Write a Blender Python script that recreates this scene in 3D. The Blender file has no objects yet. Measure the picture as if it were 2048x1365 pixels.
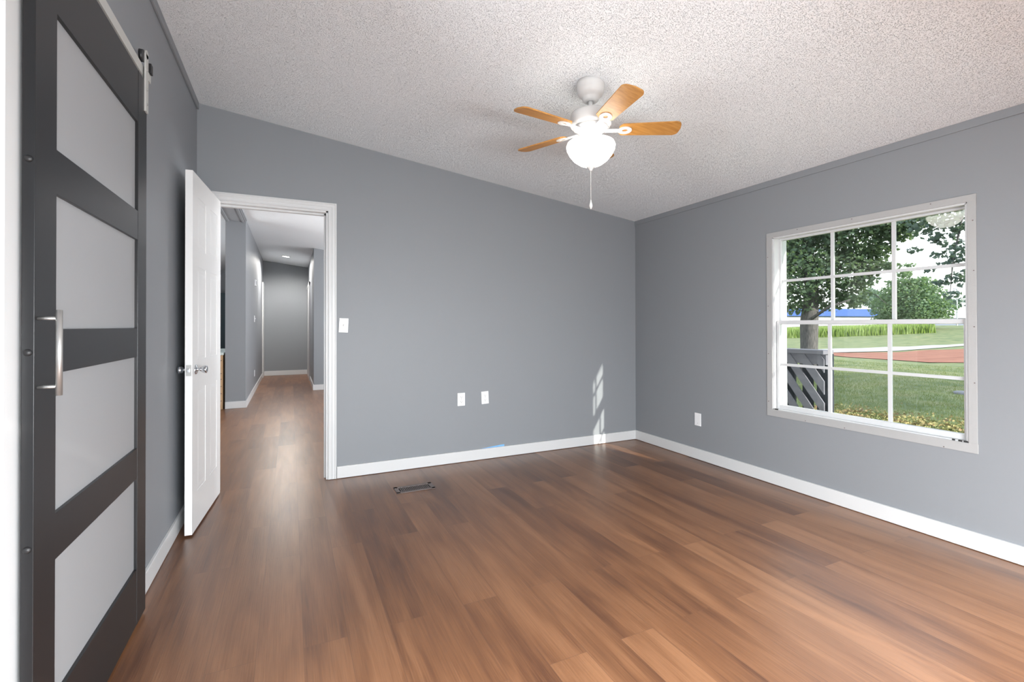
import bpy, bmesh, math, random
import numpy as np
from mathutils import Vector, Matrix

# ------------------------------------------------------------------ camera
SC = bpy.context.scene
COL = SC.collection
rng = np.random.default_rng(7)
random.seed(7)
PI = math.pi

F_PX, CY_PX = 935.9974, 646.0657
CAM = np.array([-3.1888, -3.7892, 1.16])

def cam_axes(yaw, pitch, roll):
    cy, sy, cp, sp, cr, sr = (math.cos(yaw), math.sin(yaw), math.cos(pitch), math.sin(pitch), math.cos(roll), math.sin(roll))
    f = np.array([-sy * cp, cy * cp, sp]); r = np.array([cy, sy, 0.0]); u = np.cross(r, f)
    return cr * r + sr * u, -sr * r + cr * u, f
CR, CU, CF = cam_axes(-0.4417, 0.006, -0.0018)
cd = bpy.data.cameras.new('camera'); cam = bpy.data.objects.new('camera', cd); COL.objects.link(cam)
cd.sensor_width = 36.0; cd.lens = 36.0 * F_PX / 2048.0; cd.shift_y = (CY_PX - 682.5) / 2048.0
cd.clip_start = 0.02; cd.clip_end = 600
cam.matrix_world = Matrix(((CR[0], CU[0], -CF[0], CAM[0]), (CR[1], CU[1], -CF[1], CAM[1]), (CR[2], CU[2], -CF[2], CAM[2]), (0, 0, 0, 1)))
SC.camera = cam

# ------------------------------------------------------------------ world, sun, area lights, exposure
SKY, SUN = 2.3, 9.0
W = bpy.data.worlds.new('world'); SC.world = W; W.use_nodes = True
nt = W.node_tree; nt.nodes.clear()
wo = nt.nodes.new('ShaderNodeOutputWorld'); wb = nt.nodes.new('ShaderNodeBackground')
tc = nt.nodes.new('ShaderNodeTexCoord'); sx = nt.nodes.new('ShaderNodeSeparateXYZ'); rp = nt.nodes.new('ShaderNodeValToRGB')
nt.links.new(tc.outputs['Generated'], sx.inputs[0]); nt.links.new(sx.outputs['Z'], rp.inputs[0]); nt.links.new(rp.outputs[0], wb.inputs[0])
rp.color_ramp.elements[0].position = 0.0; rp.color_ramp.elements[0].color = (1.0, 1.0, 1.0, 1)
rp.color_ramp.elements[1].position = 0.8; rp.color_ramp.elements[1].color = (0.62, 0.78, 1.0, 1)
wb.inputs[1].default_value = SKY
nt.links.new(wb.outputs[0], wo.inputs[0])

def light(name, typ, loc, direction, energy, color=(1, 1, 1), size=None, size_y=None, angle=None, spread=None):
    l = bpy.data.lights.new(name, typ); o = bpy.data.objects.new(name, l); COL.objects.link(o)
    o.location = loc; l.energy = energy; l.color = color
    if direction is not None: o.rotation_euler = Vector(direction).to_track_quat('-Z', 'Y').to_euler()
    if typ == 'AREA':
        l.shape = 'RECTANGLE'; l.size = size; l.size_y = size_y
        if spread: l.spread = spread
    if typ == 'SUN': l.angle = angle
    return o
light('sun', 'SUN', (20, -40, 20), (-0.259, 1.0, -0.432), SUN, (1.0, 0.95, 0.86), angle=math.radians(0.6))
# unseen area lights added to brighten this room and the rooms past the door
light('fill_front', 'AREA', (-2.35, -4.72, 0.95), (-0.10, 1, -1.15), 252, (0.92, 0.97, 1.0), 1.9, 0.8)
light('fill_barn_opening', 'AREA', (-4.93, -2.81, 1.25), (1, 0.05, -0.15), 125, (0.96, 0.985, 1.0), 0.9, 1.2)  # added fill shining out through the barn door opening
light('fill_side', 'AREA', (-0.27, -4.15, 1.0), (-1, 0.1, -0.75), 48, (0.93, 0.975, 1.0), 0.9, 0.8)
light('fill_living_room', 'AREA', (-0.05, 3.0, 1.35), (-1, 0.1, 0.9), 190, (0.97, 0.985, 1.0), 2.2, 1.3)
light('fill_kitchen', 'AREA', (-7.3, 5.0, 1.5), (1, 0, 0.6), 150, (0.97, 0.985, 1.0), 2.6, 1.3)

light('fill_living_room_front', 'AREA', (-0.30, 1.0, 1.45), (-1, 0.75, 0.8), 115, (0.97, 0.985, 1.0), 1.2, 1.2)  # another added fill, aimed at the hall wall

vs = SC.view_settings
vs.view_transform = 'Standard'; vs.look = 'None'; vs.exposure = 0.12; vs.gamma = 1.0; vs.use_curve_mapping = False
SC.cycles.use_denoising = True
SC.cycles.max_bounces = 10; SC.cycles.diffuse_bounces = 6; SC.cycles.transparent_max_bounces = 12
SC.cycles.sample_clamp_indirect = 6.0

# ------------------------------------------------------------------ materials
def mat(name, col, rough=0.5, metal=0.0, spec=0.5, bump=None, emit=None, estr=0.0, coat=0.0):
    m = bpy.data.materials.new(name); m.use_nodes = True
    b = m.node_tree.nodes['Principled BSDF']
    b.inputs['Base Color'].default_value = (*col, 1); b.inputs['Roughness'].default_value = rough
    b.inputs['Metallic'].default_value = metal; b.inputs['Specular IOR Level'].default_value = spec
    b.inputs['Coat Weight'].default_value = coat
    if emit: b.inputs['Emission Color'].default_value = (*emit, 1); b.inputs['Emission Strength'].default_value = estr
    if bump:
        n = m.node_tree.nodes; L = m.node_tree.links
        t = n.new('ShaderNodeTexCoord'); no = n.new('ShaderNodeTexNoise'); bp = n.new('ShaderNodeBump')
        no.inputs['Scale'].default_value = bump[0]; no.inputs['Detail'].default_value = 3
        bp.inputs['Strength'].default_value = bump[1]; bp.inputs['Distance'].default_value = bump[2]
        L.new(t.outputs['Object'], no.inputs['Vector']); L.new(no.outputs[0], bp.inputs['Height']); L.new(bp.outputs[0], b.inputs['Normal'])
    return m

def noise_mat(name, cols, scale, rough=0.8, detail=4, stretch=(1, 1, 1), spec=0.3, bump=0.0, pos=None):
    m = mat(name, cols[0], rough, spec=spec)
    n = m.node_tree.nodes; L = m.node_tree.links; b = n['Principled BSDF']
    t = n.new('ShaderNodeTexCoord'); mp = n.new('ShaderNodeMapping'); no = n.new('ShaderNodeTexNoise'); r = n.new('ShaderNodeValToRGB')
    mp.inputs['Scale'].default_value = stretch; no.inputs['Scale'].default_value = scale; no.inputs['Detail'].default_value = detail
    L.new(t.outputs['Object'], mp.inputs[0]); L.new(mp.outputs[0], no.inputs['Vector']); L.new(no.outputs[0], r.inputs[0])
    k = len(cols); el = r.color_ramp.elements
    while len(el) < k: el.new(0.5)
    for i, c in enumerate(cols):
        el[i].position = (pos[i] if pos else 0.3 + 0.4 * i / (k - 1)); el[i].color = (*c, 1)
    L.new(r.outputs[0], b.inputs['Base Color'])
    if bump:
        bp = n.new('ShaderNodeBump'); bp.inputs['Strength'].default_value = bump; bp.inputs['Distance'].default_value = 0.02
        L.new(no.outputs[0], bp.inputs['Height']); L.new(bp.outputs[0], b.inputs['Normal'])
    return m

M = {}
M['wall'] = mat('wall_paint', (0.236, 0.248, 0.265), 0.5, spec=0.35, bump=(60, 0.08, 0.002))
M['trim'] = mat('white_trim_paint', (0.61, 0.615, 0.62), 0.35, bump=(30, 0.05, 0.001))
M['door_white'] = mat('white_door_paint', (0.71, 0.71, 0.71), 0.4)
M['vinyl'] = mat('white_vinyl', (0.56, 0.57, 0.58), 0.35)
M['old_trim'] = mat('chipped_trim_paint', (0.36, 0.36, 0.36), 0.5, bump=(140, 0.35, 0.002))
M['plate'] = mat('white_plastic', (0.80, 0.80, 0.81), 0.3)
M['slot'] = mat('dark_slot', (0.02, 0.02, 0.02), 0.6)
M['black'] = mat('black_satin_paint', (0.013, 0.013, 0.014), 0.36, spec=0.4)
M['black_metal'] = mat('black_metal', (0.012, 0.012, 0.013), 0.45)
M['frost'] = mat('frosted_panel', (0.30, 0.305, 0.315), 0.42, spec=0.4)
M['nickel'] = mat('satin_nickel', (0.46, 0.455, 0.445), 0.42, metal=0.85)
M['nickel_flat'] = mat('nickel_flat_bar', (0.52, 0.52, 0.50), 0.5, metal=0.25)
M['chrome'] = mat('polished_chrome', (0.70, 0.72, 0.75), 0.16, metal=1.0)
M['white_metal'] = mat('white_fan_enamel', (0.60, 0.59, 0.58), 0.4)
M['blade'] = noise_mat('oak_blade', [(0.36, 0.16, 0.035), (0.50, 0.25, 0.065)], 6, 0.42, stretch=(1, 14, 14), spec=0.4)
M['bowl'] = mat('lit_glass_bowl', (0.9, 0.9, 0.88), 0.3, emit=(1.0, 0.95, 0.87), estr=10.0)
M['tape'] = mat('blue_tape', (0.18, 0.42, 0.75), 0.7)
M['vent'] = mat('bronze_register', (0.15, 0.115, 0.105), 0.4, metal=0.2)
M['tan_wood'] = noise_mat('tan_cabinet_wood', [(0.42, 0.27, 0.15), (0.50, 0.34, 0.20)], 5, 0.55, stretch=(8, 8, 1))
M['counter'] = mat('pale_counter', (0.55, 0.62, 0.60), 0.3)
M['teal_dark'] = mat('dark_teal_panel', (0.010, 0.030, 0.040), 0.3)
M['lamp_disc'] = mat('recessed_lamp_disc', (1, 1, 1), 0.4, emit=(1.0, 0.95, 0.86), estr=22.0)
M['shade_wood'] = noise_mat('shade_dark_wood', [(0.020, 0.025, 0.032), (0.035, 0.04, 0.05)], 4, 0.7, stretch=(1, 1, 5))  # dark tone paints in the shade on boards behind the slats
M['grey_wood'] = noise_mat('grey_painted_wood', [(0.135, 0.13, 0.155), (0.175, 0.17, 0.195)], 4, 0.7, stretch=(1, 1, 5))
M['bark'] = noise_mat('bark', [(0.055, 0.052, 0.052), (0.13, 0.12, 0.115)], 9, 0.9, stretch=(3, 3, 0.6), bump=0.6)
M['siding'] = mat('pale_siding', (0.62, 0.62, 0.60), 0.6)

def foliage(name, a, b):
    m = noise_mat(name, [a, b], 0.9, 0.55, detail=2, spec=0.25)
    n = m.node_tree.nodes; L = m.node_tree.links; p = n['Principled BSDF']; out = n['Material Output']
    tr = n.new('ShaderNodeBsdfTranslucent'); mx = n.new('ShaderNodeMixShader'); mx.inputs[0].default_value = 0.35
    tr.inputs[0].default_value = (b[0] * 1.6, b[1] * 1.7, b[2], 1)
    L.new(p.outputs[0], mx.inputs[1]); L.new(tr.outputs[0], mx.inputs[2]); L.new(mx.outputs[0], out.inputs[0])
    return m
M['leaf_maple'] = foliage('maple_leaves', (0.050, 0.085, 0.062), (0.105, 0.155, 0.085))
M['leaf_dark'] = foliage('dark_leaves', (0.05, 0.075, 0.078), (0.095, 0.13, 0.115))
M['leaf_conifer'] = foliage('conifer_needles', (0.08, 0.13, 0.08), (0.16, 0.23, 0.13))
M['leaf_far_haze'] = foliage('distant_leaves_haze', (0.10, 0.15, 0.13), (0.16, 0.22, 0.18))  # paler, bluer leaf tone paints in the distance haze
M['leaf_tall'] = foliage('tall_grass', (0.17, 0.24, 0.08), (0.27, 0.34, 0.13))
M['leaf_lawn'] = foliage('lawn_blades', (0.095, 0.13, 0.055), (0.175, 0.20, 0.085))
M['litter'] = noise_mat('fallen_leaf', [(0.15, 0.19, 0.07), (0.29, 0.25, 0.10), (0.23, 0.13, 0.075)], 3.0, 0.7)

def glass_mat():
    m = bpy.data.materials.new('window_glass'); m.use_nodes = True
    n = m.node_tree.nodes; L = m.node_tree.links; n.clear()
    o = n.new('ShaderNodeOutputMaterial'); t = n.new('ShaderNodeBsdfTransparent'); g = n.new('ShaderNodeBsdfGlossy')
    lw = n.new('ShaderNodeLayerWeight'); lw.inputs[0].default_value = 0.5
    pw = n.new('ShaderNodeMath'); pw.operation = 'POWER'; pw.inputs[1].default_value = 5.0; L.new(lw.outputs['Facing'], pw.inputs[0])
    fr = n.new('ShaderNodeMapRange'); fr.inputs[3].default_value = 0.03; fr.inputs[4].default_value = 0.55; L.new(pw.outputs[0], fr.inputs[0]); mx = n.new('ShaderNodeMixShader')
    t.inputs[0].default_value = (0.95, 0.97, 0.96, 1); g.inputs['Roughness'].default_value = 0.0
    L.new(fr.outputs[0], mx.inputs[0]); L.new(t.outputs[0], mx.inputs[1]); L.new(g.outputs[0], mx.inputs[2]); L.new(mx.outputs[0], o.inputs[0])
    return m
M['glass'] = glass_mat()

def floor_mat():
    m = mat('vinyl_planks', (0.3, 0.15, 0.08), 0.33, spec=0.9)
    n = m.node_tree.nodes; L = m.node_tree.links; b = n['Principled BSDF']
    t = n.new('ShaderNodeTexCoord'); s = n.new('ShaderNodeSeparateXYZ'); c = n.new('ShaderNodeCombineXYZ'); ad = n.new('ShaderNodeMath'); ad.operation = 'ADD'
    L.new(t.outputs['Object'], s.inputs[0]); ad.inputs[1].default_value = 3.297 + 0.1515 * 40
    ady = n.new('ShaderNodeMath'); ady.operation = 'ADD'; ady.inputs[1].default_value = 30.0
    L.new(s.outputs['X'], ad.inputs[0]); L.new(s.outputs['Y'], ady.inputs[0]); L.new(ady.outputs[0], c.inputs['X']); L.new(ad.outputs[0], c.inputs['Y'])
    br = n.new('ShaderNodeTexBrick'); br.offset = 0.37; br.offset_frequency = 2; br.squash = 1.0
    br.inputs['Color1'].default_value = (0, 0, 0, 1); br.inputs['Color2'].default_value = (1, 1, 1, 1); br.inputs['Mortar'].default_value = (0.3, 0.3, 0.3, 1)
    br.inputs['Scale'].default_value = 1.0; br.inputs['Mortar Size'].default_value = 0.0009; br.inputs['Mortar Smooth'].default_value = 0.3
    br.inputs['Brick Width'].default_value = 1.22; br.inputs['Row Height'].default_value = 0.1515
    L.new(c.outputs[0], br.inputs['Vector'])
    # each plank shifts the grain so that neighbours differ
    sep = n.new('ShaderNodeSeparateColor'); L.new(br.outputs['Color'], sep.inputs[0])
    off = n.new('ShaderNodeMath'); off.operation = 'MULTIPLY'; off.inputs[1].default_value = 37.0; L.new(sep.outputs[0], off.inputs[0])
    c2 = n.new('ShaderNodeCombineXYZ'); L.new(s.outputs['X'], c2.inputs['X']); L.new(s.outputs['Y'], c2.inputs['Y']); L.new(off.outputs[0], c2.inputs['Z'])
    def grain(sc, stx, sty, det, dist=0.0):
        mp = n.new('ShaderNodeMapping'); mp.inputs['Scale'].default_value = (stx, sty, 1); L.new(c2.outputs[0], mp.inputs[0])
        no = n.new('ShaderNodeTexNoise'); no.inputs['Scale'].default_value = sc; no.inputs['Detail'].default_value = det; no.inputs['Distortion'].default_value = dist
        L.new(mp.outputs[0], no.inputs['Vector']); return no
    g1 = grain(1.0, 9.0, 1.3, 4, 0.6)      # broad figure
    g2 = grain(1.0, 230.0, 5.0, 2)         # fine pores
    g3 = grain(1.0, 28.0, 1.6, 3, 0.3)     # streaks
    def mix(a, bsock, fac):
        x = n.new('ShaderNodeMix'); x.data_type = 'FLOAT'; x.inputs[0].default_value = fac
        L.new(a, x.inputs[2]); L.new(bsock, x.inputs[3]); return x.outputs[0]
    v = mix(g1.outputs[0], g3.outputs[0], 0.28); v = mix(v, g2.outputs[0], 0.28); v = mix(v, sep.outputs[0], 0.17)
    r = n.new('ShaderNodeValToRGB'); L.new(v, r.inputs[0]); e = r.color_ramp.elements
    e[0].position = 0.36; e[0].color = (0.096, 0.037, 0.016, 1); e[1].position = 0.64; e[1].color = (0.262, 0.122, 0.056, 1)
    k = e.new(0.49); k.color = (0.174, 0.074, 0.031, 1)
    mm = n.new('ShaderNodeMix'); mm.data_type = 'RGBA'; mm.inputs[7].default_value = (0.10, 0.05, 0.03, 1)
    fm = n.new('ShaderNodeMath'); fm.operation = 'MULTIPLY'; fm.inputs[1].default_value = 0.55
    L.new(br.outputs['Fac'], fm.inputs[0]); L.new(fm.outputs[0], mm.inputs[0]); L.new(r.outputs[0], mm.inputs[6]); L.new(mm.outputs[2], b.inputs['Base Color'])
    bp = n.new('ShaderNodeBump'); bp.inputs['Strength'].default_value = 0.25; bp.inputs['Distance'].default_value = 0.0012
    L.new(g2.outputs[0], bp.inputs['Height']); L.new(bp.outputs[0], b.inputs['Normal'])
    rr = n.new('ShaderNodeMapRange'); rr.inputs[3].default_value = 0.27; rr.inputs[4].default_value = 0.42; L.new(g2.outputs[0], rr.inputs[0]); L.new(rr.outputs[0], b.inputs['Roughness'])
    return m
M['floor'] = floor_mat()

def ceiling_mat():
    m = mat('popcorn_ceiling', (0.855, 0.89, 0.92), 0.85, spec=0.2)
    n = m.node_tree.nodes; L = m.node_tree.links; b = n['Principled BSDF']
    t = n.new('ShaderNodeTexCoord')
    v = n.new('ShaderNodeTexNoise'); v.inputs['Scale'].default_value = 215; v.inputs['Detail'].default_value = 3; v.inputs['Roughness'].default_value = 0.6
    L.new(t.outputs['Object'], v.inputs['Vector'])
    cr = n.new('ShaderNodeMapRange'); cr.interpolation_type = 'SMOOTHSTEP'; cr.inputs[1].default_value = 0.32; cr.inputs[2].default_value = 0.47
    L.new(v.outputs[0], cr.inputs[0])
    bp = n.new('ShaderNodeBump'); bp.inputs['Strength'].default_value = 0.95; bp.inputs['Distance'].default_value = 0.0040
    L.new(cr.outputs[0], bp.inputs['Height']); L.new(bp.outputs[0], b.inputs['Normal'])
    return m
M['ceiling'] = ceiling_mat()
M['lawn'] = noise_mat('lawn_ground', [(0.085, 0.115, 0.045), (0.155, 0.18, 0.075), (0.22, 0.21, 0.10)], 1.1, 0.9, detail=8, bump=0.5)
M['clay'] = noise_mat('red_clay', [(0.21, 0.075, 0.046), (0.30, 0.125, 0.08)], 1.5, 0.95, detail=8, stretch=(0.3, 1, 1))
M['path'] = noise_mat('pale_gravel', [(0.34, 0.33, 0.31), (0.42, 0.41, 0.38)], 3, 0.9)
M['blue_roof'] = mat('blue_metal_roof', (0.035, 0.085, 0.27), 0.6, spec=0.2)
M['block'] = mat('pale_block_wall', (0.42, 0.43, 0.46), 0.7)
M['white_b'] = mat('white_building', (0.62, 0.64, 0.68), 0.6)
M['band'] = mat('blue_grey_band', (0.16, 0.19, 0.25), 0.6)
M['lid'] = mat('concrete_lid', (0.20, 0.19, 0.20), 0.8)

# ------------------------------------------------------------------ mesh helpers
class MB:
    def __init__(s): s.v, s.f, s.sm = [], [], []
    def add(s, vs_, fs, smooth=False):
        o = len(s.v); s.v += [tuple(map(float, p)) for p in vs_]
        for f in fs: s.f.append(tuple(i + o for i in f)); s.sm.append(smooth)
        return s
    def box(s, x0, x1, y0, y1, z0, z1, mtx=None):
        p = [(x, y, z) for z in (z0, z1) for y in (y0, y1) for x in (x0, x1)]
        if mtx is not None: p = [mtx @ Vector(q) for q in p]
        return s.add(p, [(0, 2, 3, 1), (4, 5, 7, 6), (0, 1, 5, 4), (2, 6, 7, 3), (0, 4, 6, 2), (1, 3, 7, 5)])
    def chamfer_box(s, x0, x1, y0, y1, z0, z1, c, mtx=None):
        bm = bmesh.new()
        vs_ = [bm.verts.new((x, y, z)) for z in (z0, z1) for y in (y0, y1) for x in (x0, x1)]
        for f in [(0, 2, 3, 1), (4, 5, 7, 6), (0, 1, 5, 4), (2, 6, 7, 3), (0, 4, 6, 2), (1, 3, 7, 5)]: bm.faces.new([vs_[i] for i in f])
        bmesh.ops.bevel(bm, geom=bm.edges[:], offset=c, segments=2, profile=0.6, affect='EDGES')
        bm.verts.index_update()
        pts = [v.co.copy() if mtx is None else mtx @ v.co for v in bm.verts]
        s.add(pts, [[v.index for v in f.verts] for f in bm.faces]); bm.free(); return s
    def prism(s, poly, axis, a, b):
        """poly of (p,q) in the two remaining axes (in x,y,z order), swept along axis from a to b."""
        n = len(poly)
        def mk(p, q, t): return {'x': (t, p, q), 'y': (p, t, q), 'z': (p, q, t)}[axis]
        v = [mk(p, q, a) for p, q in poly] + [mk(p, q, b) for p, q in poly]
        f = [tuple(range(n))[::-1], tuple(range(n, 2 * n))] + [(i, (i + 1) % n, (i + 1) % n + n, i + n) for i in range(n)]
        return s.add(v, f)
    def tube(s, p0, p1, r0, r1=None, n=16, smooth=True):
        p0, p1 = Vector(p0), Vector(p1); r1 = r0 if r1 is None else r1
        d = (p1 - p0).normalized(); a = d.orthogonal().normalized(); b = d.cross(a)
        v = []
        for p, r in ((p0, r0), (p1, r1)):
            for k in range(n):
                t = 2 * PI * k / n; v.append(p + a * (r * math.cos(t)) + b * (r * math.sin(t)))
        s.add(v, [(k, (k + 1) % n, (k + 1) % n + n, k + n) for k in range(n)], smooth)
        s.add(v[:n], [tuple(range(n))[::-1]]); s.add(v[n:], [tuple(range(n))]); return s
    def path(s, pts, rad, n=8):
        pts = [Vector(p) for p in pts]; rings = []
        for i, p in enumerate(pts):
            d = (pts[min(i + 1, len(pts) - 1)] - pts[max(i - 1, 0)]).normalized()
            a = d.cross(Vector((0.31, 0.17, 0.93))).normalized(); b = d.cross(a)
            rings.append([p + a * (rad[i] * math.cos(2 * PI * k / n)) + b * (rad[i] * math.sin(2 * PI * k / n)) for k in range(n)])
        v = [q for r in rings for q in r]; f = []
        for i in range(len(pts) - 1):
            for k in range(n): f.append((i * n + k, i * n + (k + 1) % n, (i + 1) * n + (k + 1) % n, (i + 1) * n + k))
        s.add(v, f, True); s.add(rings[0], [tuple(range(n))[::-1]]); s.add(rings[-1], [tuple(range(n))]); return s
    def lathe(s, prof, c=(0, 0, 0), n=40, mtx=None):
        v, f = [], []
        for r, z in prof:
            for k in range(n):
                t = 2 * PI * k / n; p = Vector((r * math.cos(t), r * math.sin(t), z))
                v.append((mtx @ p if mtx is not None else p) + Vector(c))
        for i in range(len(prof) - 1):
            for k in range(n): f.append((i * n + k, i * n + (k + 1) % n, (i + 1) * n + (k + 1) % n, (i + 1) * n + k))
        s.add(v, f, True)
        if prof[0][0] > 1e-5: s.add(v[:n], [tuple(range(n))[::-1]])
        if prof[-1][0] > 1e-5: s.add(v[-n:], [tuple(range(n))])
        return s
    def build(s, name, m, parent=None, bevel=0.0):
        me = bpy.data.meshes.new(name); me.from_pydata(s.v, [], s.f); me.materials.append(m)
        me.polygons.foreach_set('use_smooth', s.sm); me.update()
        bm = bmesh.new(); bm.from_mesh(me); bmesh.ops.remove_doubles(bm, verts=bm.verts, dist=1e-6); bmesh.ops.recalc_face_normals(bm, faces=bm.faces); bm.to_mesh(me); bm.free()
        o = bpy.data.objects.new(name, me); COL.objects.link(o)
        if parent is not None:
            o.parent = parent; o.matrix_parent_inverse = world_of(parent).inverted()
        if bevel:
            md = o.modifiers.new('bevel', 'BEVEL'); md.width = bevel; md.segments = 2; md.limit_method = 'ANGLE'; md.angle_limit = math.radians(40)
        return o

def world_of(o):
    m = Matrix.LocRotScale(o.location, o.rotation_euler, o.scale)
    return (world_of(o.parent) @ o.matrix_parent_inverse @ m) if o.parent else m

def tag(o, label=None, cat=None, group=None, kind=None):
    for k, v in (('label', label), ('category', cat), ('group', group), ('kind', kind)):
        if v: o[k] = v
    return o
def empty(name, loc, label, cat, group=None):
    o = bpy.data.objects.new(name, None); COL.objects.link(o); o.location = loc; o.empty_display_size = 0.1
    return tag(o, label, cat, group)
def struct(name, mb, m, parent=None, bevel=0.0, label=None):
    o = mb.build(name, m, parent, bevel)
    if parent is None: tag(o, label, None, None, 'structure')
    return o
def clone_tree(o, offset=None, rotz=None, parent=None, root=True):
    c = o.copy(); COL.objects.link(c)
    if parent is not None: c.parent = parent
    for ch in [x for x in bpy.data.objects if x.parent == o]: clone_tree(ch, parent=c, root=False)
    return c
def at(px, py, depth):
    """a point that lies `depth` metres in front of the photographer, used to survey things outdoors"""
    return CAM + (CF + CR * (px - 1024) / F_PX - CU * (py - CY_PX) / F_PX) * depth

# ------------------------------------------------------------------ room dimensions (metres)
XL, YF = -3.767, -5.0            # left wall, wall behind the camera; back wall y = 0, window wall x = 0
def ceil_z(x): return 2.224 - 0.122 * x
WT = 0.13                        # window wall thickness

# floor (runs on through the door into the hall)
struct('floor', MB().box(-8.0, WT, YF - 0.15, 11.0, -0.10, 0.0), M['floor'])

# ceilings: this room and the hall share one slope, the kitchen falls the other way
cm = MB().prism([(WT, ceil_z(WT)), (XL - 0.13, ceil_z(XL - 0.13)), (XL - 0.13, ceil_z(XL) + 0.2), (WT, ceil_z(WT) + 0.25)], 'y', YF - 0.15, 11.0)
struct('ceiling', cm, M['ceiling'])
km = MB().prism([(XL - 0.12, ceil_z(XL) + 0.0), (-8.0, 2.16), (-8.0, 2.4), (XL - 0.12, 2.95)], 'y', -0.2, 11.0)
struct('ceiling_kitchen', km, M['ceiling'])

# wall_back with the door opening
OX0, OX1, OZ = -3.662, -2.935, 2.028
b = MB()
b.prism([(XL, 0), (OX0, 0), (OX0, ceil_z(OX0) + 0.05), (XL, ceil_z(XL) + 0.05)], 'y', 0, 0.10)
b.prism([(OX0, OZ), (OX1, OZ), (OX1, ceil_z(OX1) + 0.05), (OX0, ceil_z(OX0) + 0.05)], 'y', 0, 0.10)
b.prism([(OX1, 0), (0, 0), (0, ceil_z(0) + 0.05), (OX1, ceil_z(OX1) + 0.05)], 'y', 0, 0.10)
struct('wall_back', b, M['wall'])

# wall_left with the opening the barn door covers when closed
BO0, BO1, BOZ = -3.22, -2.395, 2.07
b = MB()
b.box(XL - 0.12, XL, BO1, 0.0, 0, ceil_z(XL) + 0.03); b.box(XL - 0.12, XL, YF, BO0, 0, ceil_z(XL) + 0.03); b.box(XL - 0.12, XL, BO0, BO1, BOZ, ceil_z(XL) + 0.03)
struct('wall_left', b, M['wall'])
# a closed closet behind the barn door opening
b = MB().box(XL - 1.3, XL - 1.2, BO0 - 0.4, BO1 + 0.4, 0, 2.4).box(XL - 1.2, XL - 0.12, BO0 - 0.5, BO0 - 0.4, 0, 2.4).box(XL - 1.2, XL - 0.12, BO1 + 0.4, BO1 + 0.5, 0, 2.4).box(XL - 1.3, XL - 0.12, BO0 - 0.5, BO1 + 0.5, 2.4, 2.5).box(XL - 1.3, XL - 0.12, BO0 - 0.5, BO1 + 0.5, -0.1, -0.001)
struct('wall_closet', b, M['wall'])
# white casing round that opening, its far upright shows at the picture's left edge
b = MB().box(XL, XL + 0.014, BO1, BO1 + 0.072, 0, BOZ + 0.07).box(XL, XL + 0.014, BO0 - 0.07, BO0, 0, BOZ + 0.07).box(XL, XL + 0.014, BO0 - 0.07, BO1 + 0.07, BOZ, BOZ + 0.07)
b.box(XL - 0.12, XL, BO1 - 0.012, BO1, 0, BOZ)
struct('trim_1', b, M['trim'])

# wall_front behind the camera, with an opening behind the added fill light
b = MB().box(XL, -3.15, YF - 0.1, YF, 0, 2.8).box(-0.65, 0, YF - 0.1, YF, 0, 2.5).box(-3.15, -0.65, YF - 0.1, YF, 0, 0.55).box(-3.15, -0.65, YF - 0.1, YF, 2.12, 2.75)
struct('wall_front', b, M['wall'])
# unseen window frames with drawn shades, added where two fill lights stand
w2 = struct('added_window_front', MB().box(-3.20, -3.13, YF, YF + 0.014, 0.50, 2.17).box(-0.67, -0.60, YF, YF + 0.014, 0.50, 2.17).box(-3.13, -0.67, YF, YF + 0.014, 0.50, 0.57).box(-3.13, -0.67, YF, YF + 0.014, 2.10, 2.17), M['trim'])
w3 = struct('added_window_side', MB().box(-0.014, 0, -4.72, -4.65, 0.50, 1.84).box(-0.014, 0, -3.65, -3.58, 0.50, 1.84).box(-0.014, 0, -4.65, -3.65, 0.50, 0.57).box(-0.014, 0, -4.65, -3.65, 1.77, 1.84), M['trim'])
MB().box(-0.006, -0.001, -4.66, -3.64, 0.56, 1.78).build('added_shade', M['trim'], w3)
MB().box(-3.14, -0.66, YF - 0.09, YF - 0.085, 0.56, 2.11).build('added_shade', M['trim'], w2)

# wall_right with the window hole; continues past the back wall as the living room's outer wall
WY0, WY1, WZ0, WZ1 = -1.508, -2.602, 0.545, 1.800
b = MB()
b.box(0, WT, WY0, 0.1, -0.1, 2.4).box(0, WT, YF - 0.1, WY1, -0.1, 2.4).box(0, WT, WY1, WY0, -0.1, WZ0).box(0, WT, WY1, WY0, WZ1, 2.4)
struct('wall_right', b, M['wall'])
struct('wall_living', MB().box(0, WT, 0.1, 11.0, -0.1, 2.4), M['wall'])
# outside skin of the house and the eave over the window
b = MB().box(WT, WT + 0.012, WY0 + 0.04, 11.0, -0.7, 2.3).box(WT, WT + 0.012, YF - 0.2, WY1 - 0.04, -0.7, 2.3).box(WT, WT + 0.012, WY1 - 0.04, WY0 + 0.04, -0.7, WZ0 - 0.04).box(WT, WT + 0.012, WY1 - 0.04, WY0 + 0.04, WZ1 + 0.04, 2.3)
struct('wall_exterior', b, M['siding'])
struct('roof_eave', MB().box(WT, WT + 0.30, YF - 0.4, 11.0, 2.18, 2.34), M['siding'])

# ------------------------------------------------------------------ baseboards and battens
BH, BT = 0.0925, 0.014
struct('baseboard_back', MB().box(-2.8715, 0, -BT, 0, 0.003, BH), M['trim'], bevel=0.002)
struct('baseboard_right', MB().box(-BT, 0, YF, -BT, 0.003, BH), M['trim'], bevel=0.002)
struct('baseboard_left', MB().box(XL, XL + BT, BO1 + 0.072, 0, 0.003, BH).box(XL, XL + BT, YF, BO0 - 0.07, 0.003, BH), M['trim'], bevel=0.002)
struct('trim_2', MB().box(XL, XL + 0.012, YF, 0, 2.638, 2.690), M['wall'], bevel=0.002)
struct('trim_3', MB().box(-0.007, 0, YF, 0, 2.181, 2.235), M['wall'], bevel=0.001)

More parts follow.
